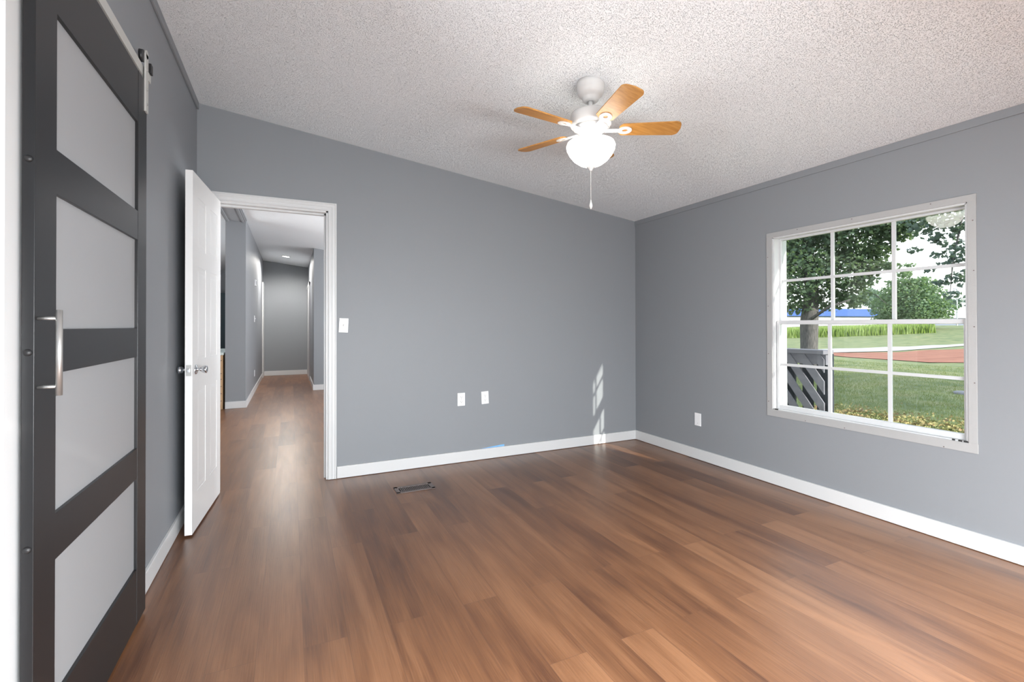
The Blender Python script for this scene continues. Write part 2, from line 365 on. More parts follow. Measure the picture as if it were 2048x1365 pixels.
# ------------------------------------------------------------------ the open door: casing, jamb, leaf
def casing_profile(w):   # width w, stepped colonial profile: (across, out)
    return [(0, 0), (w, 0), (w, 0.014), (w * 0.86, 0.016), (w * 0.80, 0.012), (w * 0.52, 0.013), (w * 0.44, 0.010), (w * 0.2, 0.009), (w * 0.08, 0.011), (0, 0.007)]
def casing(mb, x0, x1, ztop, w, y0, sgn=-1):
    pr = casing_profile(w)
    # uprights: across measured outward from the opening; mitred at the top
    for side, xe in ((-1, x0), (1, x1)):
        v = []
        for t in (0, 1):
            for a_, o_ in pr:
                z = 0.003 if t == 0 else ztop + a_
                v.append((xe + side * a_, y0 + sgn * o_, z))
        n = len(pr); mb.add(v, [tuple(range(n)), tuple(range(n, 2 * n))[::-1]] + [(i, (i + 1) % n, (i + 1) % n + n, i + n) for i in range(n)])
    v = []
    for t in (0, 1):
        for a_, o_ in pr: v.append(((x0 - a_) if t == 0 else (x1 + a_), y0 + sgn * o_, ztop + a_))
    n = len(pr); mb.add(v, [tuple(range(n)), tuple(range(n, 2 * n))[::-1]] + [(i, (i + 1) % n, (i + 1) % n + n, i + n) for i in range(n)])
b = MB(); casing(b, OX0 + 0.008, OX1, OZ, 0.060, 0.0)
casing(b, OX0 + 0.008, OX1, OZ, 0.060, 0.10, 1)
b.box(OX0, OX0 + 0.012, 0.0, 0.10, 0.003, OZ).box(OX1 - 0.012, OX1, 0.0, 0.10, 0.003, OZ).box(OX0, OX1, 0.0, 0.10, OZ - 0.012, OZ)
b.box(OX1 - 0.024, OX1 - 0.012, 0.05, 0.085, 0.003, OZ - 0.012).box(OX0 + 0.012, OX0 + 0.024, 0.05, 0.085, 0.003, OZ - 0.012).box(OX0 + 0.012, OX1 - 0.012, 0.05, 0.085, OZ - 0.024, OZ - 0.012)
frame = struct('trim_5', b, M['trim'])
MB().box(OX1 - 0.0135, OX1 - 0.012, 0.008, 0.036, 0.885, 0.945).build('strike_plate', M['nickel'], frame)

HX, HY = -3.6285, -0.004         # hinge line, room face of the leaf
ang = math.atan2(-0.705 - HY, -3.678 - HX)
DW, DZ0, DZ1, DT = 0.703, 0.012, 2.022, 0.035
Ml = Matrix.Translation((HX, HY, 0)) @ Matrix.Rotation(ang, 4, 'Z')   # local x along leaf, local -y is toward the left wall
# local +y side: rotate x-axis (pointing to -y world) by +90 gives +x world = room side
b = MB(); REL = 0.0025
b.box(0, DW, -DT + REL, -REL, DZ0, DZ1, Ml)
sw = 0.105; mid = 0.055
rails = [(DZ0, 0.22), (0.80, 0.97), (1.50, 1.60), (1.90, DZ1)]
for y0, y1 in ((-REL, 0.0), (-DT, -DT + REL)):
    b.box(0, sw, y0, y1, DZ0, DZ1, Ml).box(DW - sw, DW, y0, y1, DZ0, DZ1, Ml).box(DW / 2 - mid, DW / 2 + mid, y0, y1, DZ0, DZ1, Ml)
    for z0, z1 in rails: b.box(sw, DW / 2 - mid, y0, y1, z0, z1, Ml).box(DW / 2 + mid, DW - sw, y0, y1, z0, z1, Ml)
    for (z0, z1) in ((0.22, 0.80), (0.97, 1.50), (1.60, 1.90)):
        for x0, x1 in ((sw, DW / 2 - mid), (DW / 2 + mid, DW - sw)):
            yo = y1 - 0.001 if y0 > -0.02 else y0 + 0.001
            yi = y0 if y0 > -0.02 else y1
            o_, i_ = 0.016, 0.034
            outer = [(x0 + o_, z0 + o_), (x1 - o_, z0 + o_), (x1 - o_, z1 - o_), (x0 + o_, z1 - o_)]
            inner = [(x0 + i_, z0 + i_), (x1 - i_, z0 + i_), (x1 - i_, z1 - i_), (x0 + i_, z1 - i_)]
            v = [Ml @ Vector((p, yi, q)) for p, q in outer] + [Ml @ Vector((p, yo, q)) for p, q in inner]
            b.add(v, [(4, 5, 6, 7)] + [(i, (i + 1) % 4, (i + 1) % 4 + 4, i + 4) for i in range(4)])
leaf = struct('door_1', b, M['door_white'])
tag(leaf, 'open white six-panel door leaf with chrome knobs beside the doorway', 'door')
# knobs: rose, neck, tulip knob
knob_prof = [(0.0, 0.0), (0.027, 0.0), (0.028, 0.003), (0.024, 0.007), (0.012, 0.009), (0.0085, 0.013), (0.0085, 0.023), (0.013, 0.027), (0.0185, 0.034), (0.0215, 0.042), (0.0225, 0.050), (0.0215, 0.055), (0.016, 0.057), (0.010, 0.0555), (0.0, 0.0555)]
kx, kz = DW - 0.062, 0.916
for sgn, y in ((1, 0.0), (-1, -DT)):
    s_ = 1.0 if sgn > 0 else 0.80
    R_ = Matrix.Rotation(-PI / 2 if sgn > 0 else PI / 2, 4, 'X')
    kb = MB().lathe([(r, z * s_) for r, z in knob_prof], (0, 0, 0), 28, Ml @ Matrix.Translation((kx, y, kz)) @ R_)
    kb.build('door_knob', M['chrome'], leaf)
lp = MB().box(DW, DW + 0.0012, -DT / 2 - 0.0125, -DT / 2 + 0.0125, kz - 0.030, kz + 0.030, Ml).build('latch_plate', M['nickel'], leaf)
MB().chamfer_box(DW + 0.001, DW + 0.010, -DT / 2 - 0.006, -DT / 2 + 0.006, kz - 0.010, kz + 0.010, 0.0015, Ml).build('latch_bolt', M['chrome'], lp)
for z in (0.22, 1.02, 1.80):
    MB().tube(Ml @ Vector((-0.004, -DT + 0.004, z - 0.04)), Ml @ Vector((-0.004, -DT + 0.004, z + 0.04)), 0.006, n=10).build('hinge', M['nickel'], leaf)

# ------------------------------------------------------------------ barn door on its track
BX, BTK = -3.722, 0.0225         # room face, thickness
Y0, Y1, Z0, Z1 = -2.346, -1.425, 0.012, 2.152
barn = empty('barn_door', (BX - BTK / 2, (Y0 + Y1) / 2, Z0), 'black framed sliding barn door with four frosted grey panels and bar pull', 'door')
SWN, SWF = 0.111, 0.115
MB().chamfer_box(BX - BTK, BX, Y0, Y0 + SWN, Z0, Z1, 0.0012).build('stile', M['black'], barn)
MB().chamfer_box(BX - BTK, BX, Y1 - SWF, Y1, Z0, Z1, 0.0012).build('stile', M['black'], barn)
rz = [(Z0, 0.225), (0.574, 0.690), (1.042, 1.153), (1.494, 1.606), (1.950, Z1)]
for z0, z1 in rz: MB().chamfer_box(BX - BTK, BX - 0.0008, Y0 + SWN + 0.0005, Y1 - SWF - 0.0005, z0, z1, 0.001).build('rail', M['black'], barn)
for (a_, c_) in zip(rz[:-1], rz[1:]):
    MB().box(BX - 0.015, BX - 0.0105, Y0 + SWN - 0.004, Y1 - SWF + 0.004, a_[1] - 0.004, c_[0] + 0.004).build('frosted_panel', M['frost'], barn)
hd = MB().tube((-3.684, -2.330, 0.997), (-3.684, -2.330, 1.199), 0.0066, n=24).build('pull_handle', M['nickel'], barn)
for z in (1.018, 1.179): MB().tube((BX, -2.330, z), (-3.688, -2.330, z), 0.0042, n=14).build('handle_post', M['nickel'], hd)
for z in (1.546, 1.100, 0.648, 0.20, 1.97):
    R_ = Matrix.Rotation(PI / 2, 4, 'X')
    MB().lathe([(0.0, 0.0055), (0.003, 0.0052), (0.006, 0.0038), (0.0078, 0.0015), (0.0082, 0.0), (0.0, 0.0)], (BX - BTK / 2, Y0, z), 20, R_).build('bolt_cap', M['black_metal'], barn)
# hanger straps with wheels (only the far one shows)
for yc in (-1.440, -2.30):
    st = MB().box(BX, BX + 0.006, yc - 0.022, yc + 0.012, 2.028, 2.262)
    st.tube((BX, yc - 0.005, 2.262), (BX + 0.006, yc - 0.005, 2.262), 0.017, n=24)
    hs = st.build('hanger_strap', M['nickel_flat'], barn)
    MB().tube((BX - 0.014, yc - 0.026, 2.246), (BX - 0.001, yc - 0.026, 2.246), 0.024, n=28).build('hanger_wheel', M['black_metal'], hs)
    for z in (2.06, 2.12, 2.20):
        MB().lathe([(0.005, 0), (0.0045, 0.002), (0.0, 0.003)], (BX + 0.006, yc - 0.005, z), 12, Matrix.Rotation(PI / 2, 4, 'Y')).build('strap_bolt', M['nickel'], hs)
trk = empty('barn_door_track', (XL, -2.4, 2.19), 'flat grey metal track bar along the top of the barn door', 'door track')
MB().box(BX - 0.012, BX - 0.006, -3.45, -1.415, 2.172, 2.212).build('track_bar', M['nickel_flat'], trk)
for y in (-3.3, -2.75, -2.1, -1.62): MB().tube((XL, y, 2.192), (BX - 0.012, y, 2.192), 0.011, n=16).build('standoff', M['nickel_flat'], trk)
st = MB().chamfer_box(BX - 0.010, BX + 0.012, -1.413, -1.385, 2.205, 2.245, 0.002).build('stop_block', M['black_metal'], trk)
MB().box(BX - 0.012, BX + 0.004, -1.414, -1.382, 2.172, 2.206).build('stop_bracket', M['nickel_flat'], trk)

# ------------------------------------------------------------------ window
win = MB()
TY0, TY1, TZ0, TZ1 = -1.4642, -2.6379, 0.4961, 1.8367
t_ = 0.006
win.box(-t_, 0, WY0, TY0, TZ0, TZ1).box(-t_, 0, TY1, WY1, TZ0, TZ1).box(-t_ - 0.0006, 0, TY1, TY0, WZ1, TZ1).box(-t_ - 0.0006, 0, TY1 - 0.002, TY0, TZ0, WZ0)
wroot = struct('window_1', win, M['old_trim'], bevel=0.0015)
wroot['label'] = 'white single-hung grid window looking out on the lawn'
# master frame lining the hole
fr = MB()
fr.box(0.0, WT + 0.02, WY0 - 0.006, WY0, WZ0, WZ1).box(0.0, WT + 0.02, WY1, WY1 + 0.006, WZ0, WZ1).box(0.0, WT + 0.02, WY1, WY0, WZ1 - 0.006, WZ1).box(0.0, WT + 0.02, WY1, WY0, WZ0, WZ0 + 0.006)
fr.box(0.004, 0.016, WY0 - 0.012, WY0, WZ0, WZ1).box(0.004, 0.016, WY1, WY1 + 0.012, WZ0, WZ1).box(0.004, 0.016, WY1, WY0, WZ1 - 0.010, WZ1)
fr.build('window_frame', M['vinyl'], wroot)
ZM = 1.178                       # meeting rail
# lower sash (room side) and upper sash (outer)
def sash(name, x0, x1, ya, yb, z0, z1, st, rb, rt, gx):
    s_ = MB().box(x0, x1, ya - st, ya, z0, z1).box(x0, x1, yb, yb + st, z0, z1).box(x0, x1, yb + st, ya - st, z0, z0 + rb).box(x0, x1, yb + st, ya - st, z1 - rt, z1)
    so = s_.build(name, M['vinyl'], wroot, bevel=0.002)
    gy0, gy1, gz0, gz1 = ya - st, yb + st, z0 + rb, z1 - rt
    MB().box(gx - 0.0015, gx + 0.0015, gy1, gy0, gz0, gz1).build('glass_pane', M['glass'], so)
    for k in (1, 2):
        y = gy0 + (gy1 - gy0) * k / 3
        MB().box(gx - 0.006, gx + 0.006, y - 0.010, y + 0.010, gz0, gz1).build('muntin', M['vinyl'], so)
    zc = (gz0 + gz1) / 2
    MB().box(gx - 0.0055, gx + 0.0055, gy1, gy0, zc - 0.009, zc + 0.009).build('muntin', M['vinyl'], so)
    return so
sash('lower_sash', 0.030, 0.058, WY0 - 0.010, WY1 + 0.010, WZ0 + 0.006, ZM + 0.014, 0.020, 0.030, 0.026, 0.046)
sash('upper_sash', 0.070, 0.098, WY0 - 0.006, WY1 + 0.004, ZM - 0.012, WZ1 - 0.006, 0.014, 0.022, 0.014, 0.086)
b = MB()
for y0, y1 in ((-2.545, -2.532), (-2.575, -2.558), (-2.597, -2.579), (-1.548, -1.520)): b.box(-0.0004, 0.004, y0, y1, WZ0 - 0.001, WZ0 + 0.008)
b.build('sill_gap', M['slot'], wroot)
MB().box(0.060, 0.100, WY0 - 0.036, WY0 - 0.006, WZ0 + 0.006, WZ0 + 0.10).build('sash_block', M['vinyl'], wroot)
b = MB()
for y, z in [(-1.70, 1.825), (-2.05, 1.825), (-2.45, 1.825), (-2.625, 1.70), (-2.628, 1.44), (-2.628, 1.15), (-2.628, 0.86), (-1.477, 1.66), (-1.478, 1.3), (-1.478, 0.95), (-1.478, 0.6), (-1.75, 0.505), (-2.0, 0.505), (-2.5, 0.503)]:
    b.tube((-0.0062, y, z), (-0.0085, y, z), 0.0028, n=8)
b.build('nail', M['vent'], wroot)

# ------------------------------------------------------------------ switches and outlets
def plate_box(mb, mtx, w=0.067, h=0.109, t=0.006): return mb.chamfer_box(-w / 2, w / 2, -t, 0, -h / 2, h / 2, 0.002, mtx)
def wall_mtx(x, y, z, face, roll=0.0):
    # local -y faces the room
    rz_ = {'back': 0.0, 'right': -PI / 2, 'left': PI / 2}[face]
    return Matrix.Translation((x, y, z)) @ Matrix.Rotation(rz_, 4, 'Z') @ Matrix.Rotation(roll, 4, 'Y')
def outlet(x, y, z, face, roll, label, group, s_=1.0):
    m = wall_mtx(x, y, z, face, roll)
    root = empty('outlet', (x, y, z), label, 'outlet', group)
    plate_box(MB(), m).build('face_plate', M['plate'], root)
    for dz in (0.0195, -0.0195):
        r = MB().chamfer_box(-0.0165, 0.0165, -0.0085, -0.006, dz - 0.0135, dz + 0.0135, 0.001, m).build('receptacle', M['plate'], root)
        sl = MB().box(-0.0075, -0.0055, -0.0088, -0.0084, dz - 0.001, dz + 0.007, m).box(0.0055, 0.0075, -0.0088, -0.0084, dz - 0.001, dz + 0.006, m)
        sl.tube(m @ Vector((0, -0.0083, dz - 0.0075)), m @ Vector((0, -0.0088, dz - 0.0075)), 0.0026, n=10)
        sl.build('slots', M['slot'], r)
    MB().tube(m @ Vector((0, -0.0058, 0)), m @ Vector((0, -0.0072, 0)), 0.003, n=10).build('screw', M['nickel'], root)
    return root
outlet(-1.8775, 0, 0.533, 'back', 0.0, 'white wall outlet nearer the doorway of the pair on the back wall', 'outlets on the back wall')
outlet(-1.660, 0, 0.534, 'back', math.radians(-2.5), 'slightly tilted white wall outlet nearer the room corner on the back wall', 'outlets on the back wall')
o3 = empty('wall_jack', (0, -0.810, 0.345), 'small white cable jack plate on the window wall above the baseboard', 'wall plate')
m = wall_mtx(0, -0.810, 0.345, 'right'); plate_box(MB(), m).build('face_plate', M['plate'], o3)
MB().tube(m @ Vector((0, -0.0055, -0.033)), m @ Vector((0, -0.0075, -0.033)), 0.003, n=10).build('screw', M['nickel'], o3)
MB().tube(m @ Vector((0, -0.0055, 0.033)), m @ Vector((0, -0.0070, 0.033)), 0.0025, n=10).build('screw', M['plate'], o3)
swt = empty('light_switch', (-2.823, 0, 1.164), 'white toggle light switch plate on the back wall beside the door casing', 'light switch')
m = wall_mtx(-2.823, 0, 1.164, 'back', math.radians(2.5)); plate_box(MB(), m).build('switch_plate', M['plate'], swt)
tg = MB().box(-0.0055, 0.0055, -0.0072, -0.0058, -0.0125, 0.0125, m).build('toggle_slot', M['nickel_flat'], swt)
MB().chamfer_box(-0.004, 0.004, -0.018, -0.006, -0.001, 0.009, 0.001, m @ Matrix.Rotation(math.radians(18), 4, 'X')).build('toggle', M['plate'], swt)
for dz in (0.03, -0.03): MB().tube(m @ Vector((0, -0.0055, dz)), m @ Vector((0, -0.0072, dz)), 0.0028, n=10).build('screw', M['nickel_flat'], swt)

# ------------------------------------------------------------------ floor register
fv = empty('floor_vent', (-2.389, -0.465, 0), 'dark bronze slotted floor register set in the wood floor', 'floor vent')
vx0, vx1, vy0, vy1 = -2.526, -2.252, -0.532, -0.398
b = MB().box(vx0, vx1, vy0, vy0 + 0.024, 0, 0.004).box(vx0, vx1, vy1 - 0.024, vy1, 0, 0.004).box(vx0, vx0 + 0.028, vy0, vy1, 0, 0.004).box(vx1 - 0.028, vx1, vy0, vy1, 0, 0.004)
b.build('register_frame', M['vent'], fv, bevel=0.0012)
MB().box(vx0 + 0.02, vx1 - 0.02, vy0 + 0.02, vy1 - 0.02, 0.0002, 0.0008).build('dark_well', M['slot'], fv)
b = MB(); ns = 18
for k in range(1, ns):
    x = vx0 + 0.028 + (vx1 - vx0 - 0.056) * k / ns; b.box(x - 0.0026, x + 0.0026, vy0 + 0.022, vy1 - 0.022, 0.0008, 0.0035)
b.build('grille', M['vent'], fv)
tp = MB().prism([(-1.76, 0.088), (-1.475, 0.084), (-1.475, 0.1075), (-1.50, 0.1075)], 'y', -0.0006, 0.0)
tag(tp.build('masking_tape', M['tape']), 'torn strip of blue masking tape on the back wall above the baseboard', 'tape')

# ------------------------------------------------------------------ ceiling fan
FX, FY = -1.757, -1.738
FZ = ceil_z(FX)
fan = empty('ceiling_fan', (FX, FY, FZ), 'white ceiling fan with five oak blades and a glowing glass bowl', 'ceiling fan')
tilt = Matrix.Identity(4)
MB().lathe([(0.0, 0.010), (0.071, 0.010), (0.072, -0.010), (0.071, -0.036), (0.069, -0.048), (0.062, -0.062), (0.050, -0.073), (0.044, -0.078), (0.043, -0.086), (0.037, -0.095), (0.028, -0.099), (0.019, -0.099), (0.0, -0.080)], (FX, FY, FZ), 48).build('canopy', M['white_metal'], fan)
MB().tube((FX, FY, FZ - 0.07), (FX, FY, 2.285), 0.0115, n=20).build('downrod', M['white_metal'], fan)
mo = MB().lathe([(0.0, 2.292), (0.030, 2.291), (0.085, 2.286), (0.101, 2.278), (0.107, 2.266), (0.108, 2.222), (0.106, 2.214), (0.094, 2.208), (0.0, 2.208)], (FX, FY, 0), 56).build('motor_housing', M['white_metal'], fan)
MB().lathe([(0.0, 2.208), (0.088, 2.208), (0.090, 2.196), (0.070, 2.186), (0.058, 2.170), (0.056, 2.140), (0.080, 2.132), (0.088, 2.124), (0.0, 2.124)], (FX, FY, 0), 48).build('light_kit', M['white_metal'], fan)
bowl = MB().lathe([(0.060, 2.132), (0.100, 2.130), (0.122, 2.121), (0.128, 2.106), (0.125, 2.088), (0.112, 2.062), (0.090, 2.035), (0.060, 2.013), (0.028, 2.000), (0.0, 1.998)], (FX, FY, 0), 56)
bowl.build('glass_bowl', M['bowl'], fan)
fin = MB().lathe([(0.0, 2.004), (0.022, 2.003), (0.024, 1.999), (0.020, 1.993), (0.010, 1.986), (0.007, 1.978), (0.004, 1.976), (0.0, 1.976)], (FX, FY, 0), 28).build('finial', M['white_metal'], fan)
ch = MB()
z = 1.974
while z > 1.822: ch.lathe([(0.0, 0.0016), (0.0014, 0.0009), (0.0017, 0.0), (0.0014, -0.0009), (0.0, -0.0016)], (FX, FY, z), 8); z -= 0.0034
pc = ch.build('pull_chain', M['white_metal'], fan)
MB().lathe([(0.0, 1.826), (0.002, 1.822), (0.0035, 1.812), (0.0065, 1.803), (0.0085, 1.795), (0.0075, 1.786), (0.004, 1.778), (0.001, 1.774), (0.0, 1.770)], (FX, FY, 0), 18).build('chain_pull', M['white_metal'], pc)
BZ = 2.192
for k in range(5):
    A = math.radians(115.5 + 72 * k)
    m = Matrix.Translation((FX, FY, BZ)) @ Matrix.Rotation(A, 4, 'Z') @ Matrix.Rotation(math.radians(-12), 4, 'X')
    # blade outline: root narrower, rounded tip corners
    r0, r1, w0, w1 = 0.148, 0.462, 0.046, 0.056
    pts = []
    for t in np.linspace(0, 1, 5): pts.append((r0 - 0.012 * math.sin(PI * t), -w0 + 2 * w0 * t))
    pts = [(r0 + 0.016, -w0), (r0, -w0 * 0.55), (r0, w0 * 0.55), (r0 + 0.016, w0)]
    rc = 0.030
    pts += [(r1 - rc, w1)] + [(r1 - rc + rc * math.sin(t), w1 - rc + rc * math.cos(t)) for t in np.linspace(0.3, PI / 2, 5)]
    pts += [(r1 + 0.004, 0.0)]
    pts += [(r1 - rc + rc * math.cos(t), -w1 + rc - rc * math.sin(t)) for t in np.linspace(0, PI / 2 - 0.3, 5)] + [(r1 - rc, -w1)]
    n = len(pts); v = [m @ Vector((x, y, 0.003)) for x, y in pts] + [m @ Vector((x, y, -0.003)) for x, y in pts]
    bl = MB().add(v, [tuple(range(n)), tuple(range(n, 2 * n))[::-1]] + [(i, (i + 1) % n, (i + 1) % n + n, i + n) for i in range(n)]).build('blade', M['blade'], fan)
    # blade iron: neck and an open oval foot under the blade
    ir = MB()
    ring = []
    for j in range(20):
        t = 2 * PI * j / 20
        ring.append((0.178 + 0.036 * math.cos(t), 0.030 * math.sin(t), 0.178 + 0.016 * math.cos(t), 0.011 * math.sin(t)))
    v = []
    for zz in (-0.0035, -0.0075):
        for xo, yo, xi, yi in ring: v += [m @ Vector((xo, yo, zz)), m @ Vector((xi, yi, zz))]
    f = []
    for j in range(20):
        a_, c_ = 2 * j, 2 * ((j + 1) % 20)
        f += [(a_, c_, c_ + 1, a_ + 1), (a_ + 40, a_ + 41, c_ + 41, c_ + 40), (a_, a_ + 40, c_ + 40, c_), (a_ + 1, c_ + 1, c_ + 41, a_ + 41)]
    ir.add(v, f)
    ir.box(0.075, 0.150, -0.012, 0.012, -0.0085, -0.0035, m)
    ir.build('blade_iron', M['white_metal'], fan)

# ------------------------------------------------------------------ hall and kitchen beyond the door
MX0 = XL - 0.25                  # far face of the wall between hall and kitchen
b = MB().prism([(MX0, 0), (XL, 0), (XL, ceil_z(XL) + 0.03), (MX0, ceil_z(XL) + 0.03)], 'y', 3.84, 8.5)
struct('wall_hall_left', b, M['wall'])
b = MB().box(MX0, XL, 0.1, 3.84, 2.640, 2.75)
b.box(XL, XL + 0.012, 0.1, 3.84, 2.655, 2.69).box(MX0 + 0.02, MX0 + 0.045, 0.1, 3.84, 2.628, 2.641).box(XL - 0.045, XL - 0.02, 0.1, 3.84, 2.628, 2.641)
struct('trim_6', b, M['wall'])
b = MB().prism([(MX0, 0), (-2.80, 0), (-2.80, ceil_z(-2.8) + 0.05), (MX0, ceil_z(XL) + 0.03)], 'y', 8.5, 8.6)
struct('wall_hall_end', b, M['wall'])
b = MB().prism([(-2.812, 0), (0, 0), (0, ceil_z(0) + 0.05), (-2.812, ceil_z(-2.812) + 0.05)], 'y', 5.37, 5.47)
b.prism([(-2.812, 0), (-2.70, 0), (-2.70, ceil_z(-2.70) + 0.05), (-2.812, ceil_z(-2.812) + 0.05)], 'y', 5.47, 8.5)
struct('wall_hall_right', b, M['wall'])
struct('wall_kitchen', MB().box(-8.0, MX0, 10.5, 10.6, 0, 2.7).box(-8.1, -8.0, -0.2, 10.6, 0, 2.5).box(-8.0, XL - 0.12, -0.2, -0.1, 0, 2.7).box(MX0, MX0 + 0.1, 8.6, 10.5, 0, 2.7), M['wall'])
struct('wall_kitchen_side', MB().box(XL - 0.12, XL - 0.001, 0.0, 0.1, 0, 2.70), M['wall'])
b = MB().box(MX0 - 0.0, XL + BT, 3.84 - BT, 3.84, 0.003, 0.10).box(XL, XL + BT, 3.84, 8.06, 0.003, 0.10).box(XL, -2.812, 8.5 - BT, 8.5, 0.003, 0.11)
b.box(-2.812 - BT, -2.812, 5.37 - BT, 7.0, 0.003, 0.10).box(-2.812, 0, 5.37 - BT, 5.37, 0.003, 0.10)
struct('baseboard_hall', b, M['trim'], bevel=0.002)
struct('door_2', MB().box(XL, XL + 0.026, 8.06, 8.13, 0, 2.15).box(XL, XL + 0.022, 8.13, 8.5, 0, 2.15), M['trim'])
struct('door_3', MB().box(-2.838, -2.812, 7.0, 7.07, 0, 2.10).box(-2.838, -2.812, 7.0, 8.49, 2.03, 2.10).box(-2.830, -2.812, 7.07, 8.49, 0, 2.03), M['trim'])
lt = empty('recessed_light', (-3.279, 7.111, ceil_z(-3.279)), 'small round recessed light glowing in the hall ceiling', 'ceiling light')
mt = Matrix.Translation((-3.279, 7.111, ceil_z(-3.279))) @ Matrix.Rotation(math.atan(0.122), 4, 'Y')
MB().lathe([(0.085, 0.003), (0.085, -0.006), (0.066, -0.010), (0.066, -0.004)], (0, 0, 0), 32, mt).build('trim_ring', M['plate'], lt)
MB().lathe([(0.0, -0.005), (0.066, -0.007), (0.066, -0.003), (0.0, -0.003)], (0, 0, 0), 32, mt).build('lens', M['lamp_disc'], lt)
rl = light('recessed_lamp', 'SPOT', (-3.279, 7.111, ceil_z(-3.279) - 0.03), (0, 0, -1), 165, (1.0, 0.96, 0.91)); rl.data.shadow_soft_size = 0.05; rl.data.specular_factor = 0.25; rl.data.spot_size = math.radians(172); rl.data.spot_blend = 0.5
th = empty('thermostat', (XL, 5.70, 1.93), 'small grey thermostat box high on the hall wall', 'thermostat')
m = wall_mtx(XL, 5.70, 1.93, 'left'); MB().chamfer_box(-0.07, 0.07, -0.022, 0, -0.055, 0.055, 0.003, m).build('cover', M['plate'], th)
MB().box(-0.045, 0.045, -0.0225, -0.0218, -0.03, 0.03, m).build('screen', M['band'], th)
hs = empty('light_switch', (XL, 5.59, 1.288), 'white double light switch on the hall wall under the thermostat', 'light switch')
m = wall_mtx(XL, 5.59, 1.288, 'left'); MB().chamfer_box(-0.058, 0.058, -0.006, 0, -0.057, 0.057, 0.002, m).build('switch_plate', M['plate'], hs)
for dx in (-0.023, 0.023): MB().box(dx - 0.005, dx + 0.005, -0.018, -0.006, -0.006, 0.010, m).build('toggle', M['plate'], hs)
outlet(XL, 5.61, 0.33, 'left', 0.0, 'white outlet low on the hall wall seen through the doorway', None)
cb = empty('kitchen_cabinet', (-4.45, 4.5, 0), 'tan wood kitchen base cabinet seen past the open door', 'cabinet')
MB().box(-4.85, -4.045, 3.84, 5.20, 0.0, 0.755).build('carcass', M['tan_wood'], cb)
MB().box(-4.80, -4.05, 3.826, 3.84, 0.585, 0.745).build('drawer_front', M['tan_wood'], cb)
MB().box(-4.80, -4.05, 3.826, 3.84, 0.02, 0.565).build('cabinet_door', M['tan_wood'], cb)
for z in (0.68, 0.5, 0.42, 0.32, 0.22, 0.12): MB().tube((-4.062, 3.826, z), (-4.062, 3.822, z), 0.006, n=8).build('screw', M['slot'], cb)
tag(MB().chamfer_box(-4.88, -4.035, 3.80, 5.22, 0.756, 0.790, 0.004).build('countertop', M['counter']), 'pale countertop on the tan kitchen cabinet', 'countertop')
tc_ = empty('tall_cabinet', (-5.1, 9.9, 0), 'dark teal tall cabinet standing against the kitchen wall', 'cabinet')
MB().box(-5.6, -4.62, 9.72, 10.49, 0.0, 1.98).build('cabinet_body', M['teal_dark'], tc_)
MB().box(-5.58, -4.64, 9.70, 9.72, 0.10, 1.96).build('cabinet_door', M['teal_dark'], tc_)

# ------------------------------------------------------------------ outdoors
GZ = -0.75
def smooth(a, c, x):
    t = np.clip((x - a) / (c - a), 0, 1); return t * t * (3 - 2 * t)
def gz(x, y): return GZ + 1.78 * smooth(58, 115, np.asarray(x, float)) + 0.02 * np.sin(np.asarray(x) * 0.9 + 1.3) * np.cos(np.asarray(y) * 0.7)
def grid_mesh(name, m, fx, us, vs2, kind='structure', lift=0.0, skirt=False):
    P = np.array([[fx(u, v) for v in vs2] for u in us]); nu, nv = P.shape[:2]
    Z = gz(P[..., 0], P[..., 1]) + lift
    V = np.dstack([P, Z]).reshape(-1, 3)
    f = [(i * nv + j, (i + 1) * nv + j, (i + 1) * nv + j + 1, i * nv + j + 1) for i in range(nu - 1) for j in range(nv - 1)]
    o = MB(); o.v = [tuple(p) for p in V]; o.f = f; o.sm = [True] * len(f)
    ob = o.build(name, m); ob['kind'] = kind; return ob
us = np.concatenate([np.linspace(0.2, 30, 50), np.linspace(31, 130, 60), np.linspace(140, 400, 12)])
vv = np.concatenate([np.linspace(-90, -20, 12), np.linspace(-18, 45, 64), np.linspace(50, 260, 20)])
grid_mesh('lawn', M['lawn'], lambda u, v: (u, v), us, vv)
# red clay strip, pale path (lines that run across the view)
def strip(name, m, near, far, lift):
    n = 40
    return grid_mesh(name, m, lambda u, v: tuple(np.array(near(u)) * (1 - v) + np.array(far(u)) * v), np.linspace(0, 1, n), np.linspace(0, 1, 8), lift=lift)
def gp(px, py):     # where a sight line meets the lawn
    d = CF + CR * (px - 1024) / F_PX - CU * (py - CY_PX) / F_PX
    t = (GZ - CAM[2]) / d[2]; q = CAM + d * t; return (q[0], q[1])
def poly(pts):
    pts = [np.array(gp(*p)) for p in pts]
    def fn(u):
        s_ = u * (len(pts) - 1); i = min(int(s_), len(pts) - 2); return tuple(pts[i] * (1 - (s_ - i)) + pts[i + 1] * (s_ - i))
    return fn
strip('red_clay', M['clay'], poly([(1640, 709), (1700, 716), (1800, 722), (1860, 726), (2000, 728)]), poly([(1640, 706), (1700, 707), (1800, 705), (1860, 701), (2000, 697)]), 0.03)
strip('path', M['path'], poly([(1560, 709), (1640, 707), (1700, 706), (1800, 703), (1930, 693), (2060, 690)]), poly([(1560, 701), (1640, 700), (1700, 698), (1800, 695), (1930, 689), (2060, 685)]), 0.045)

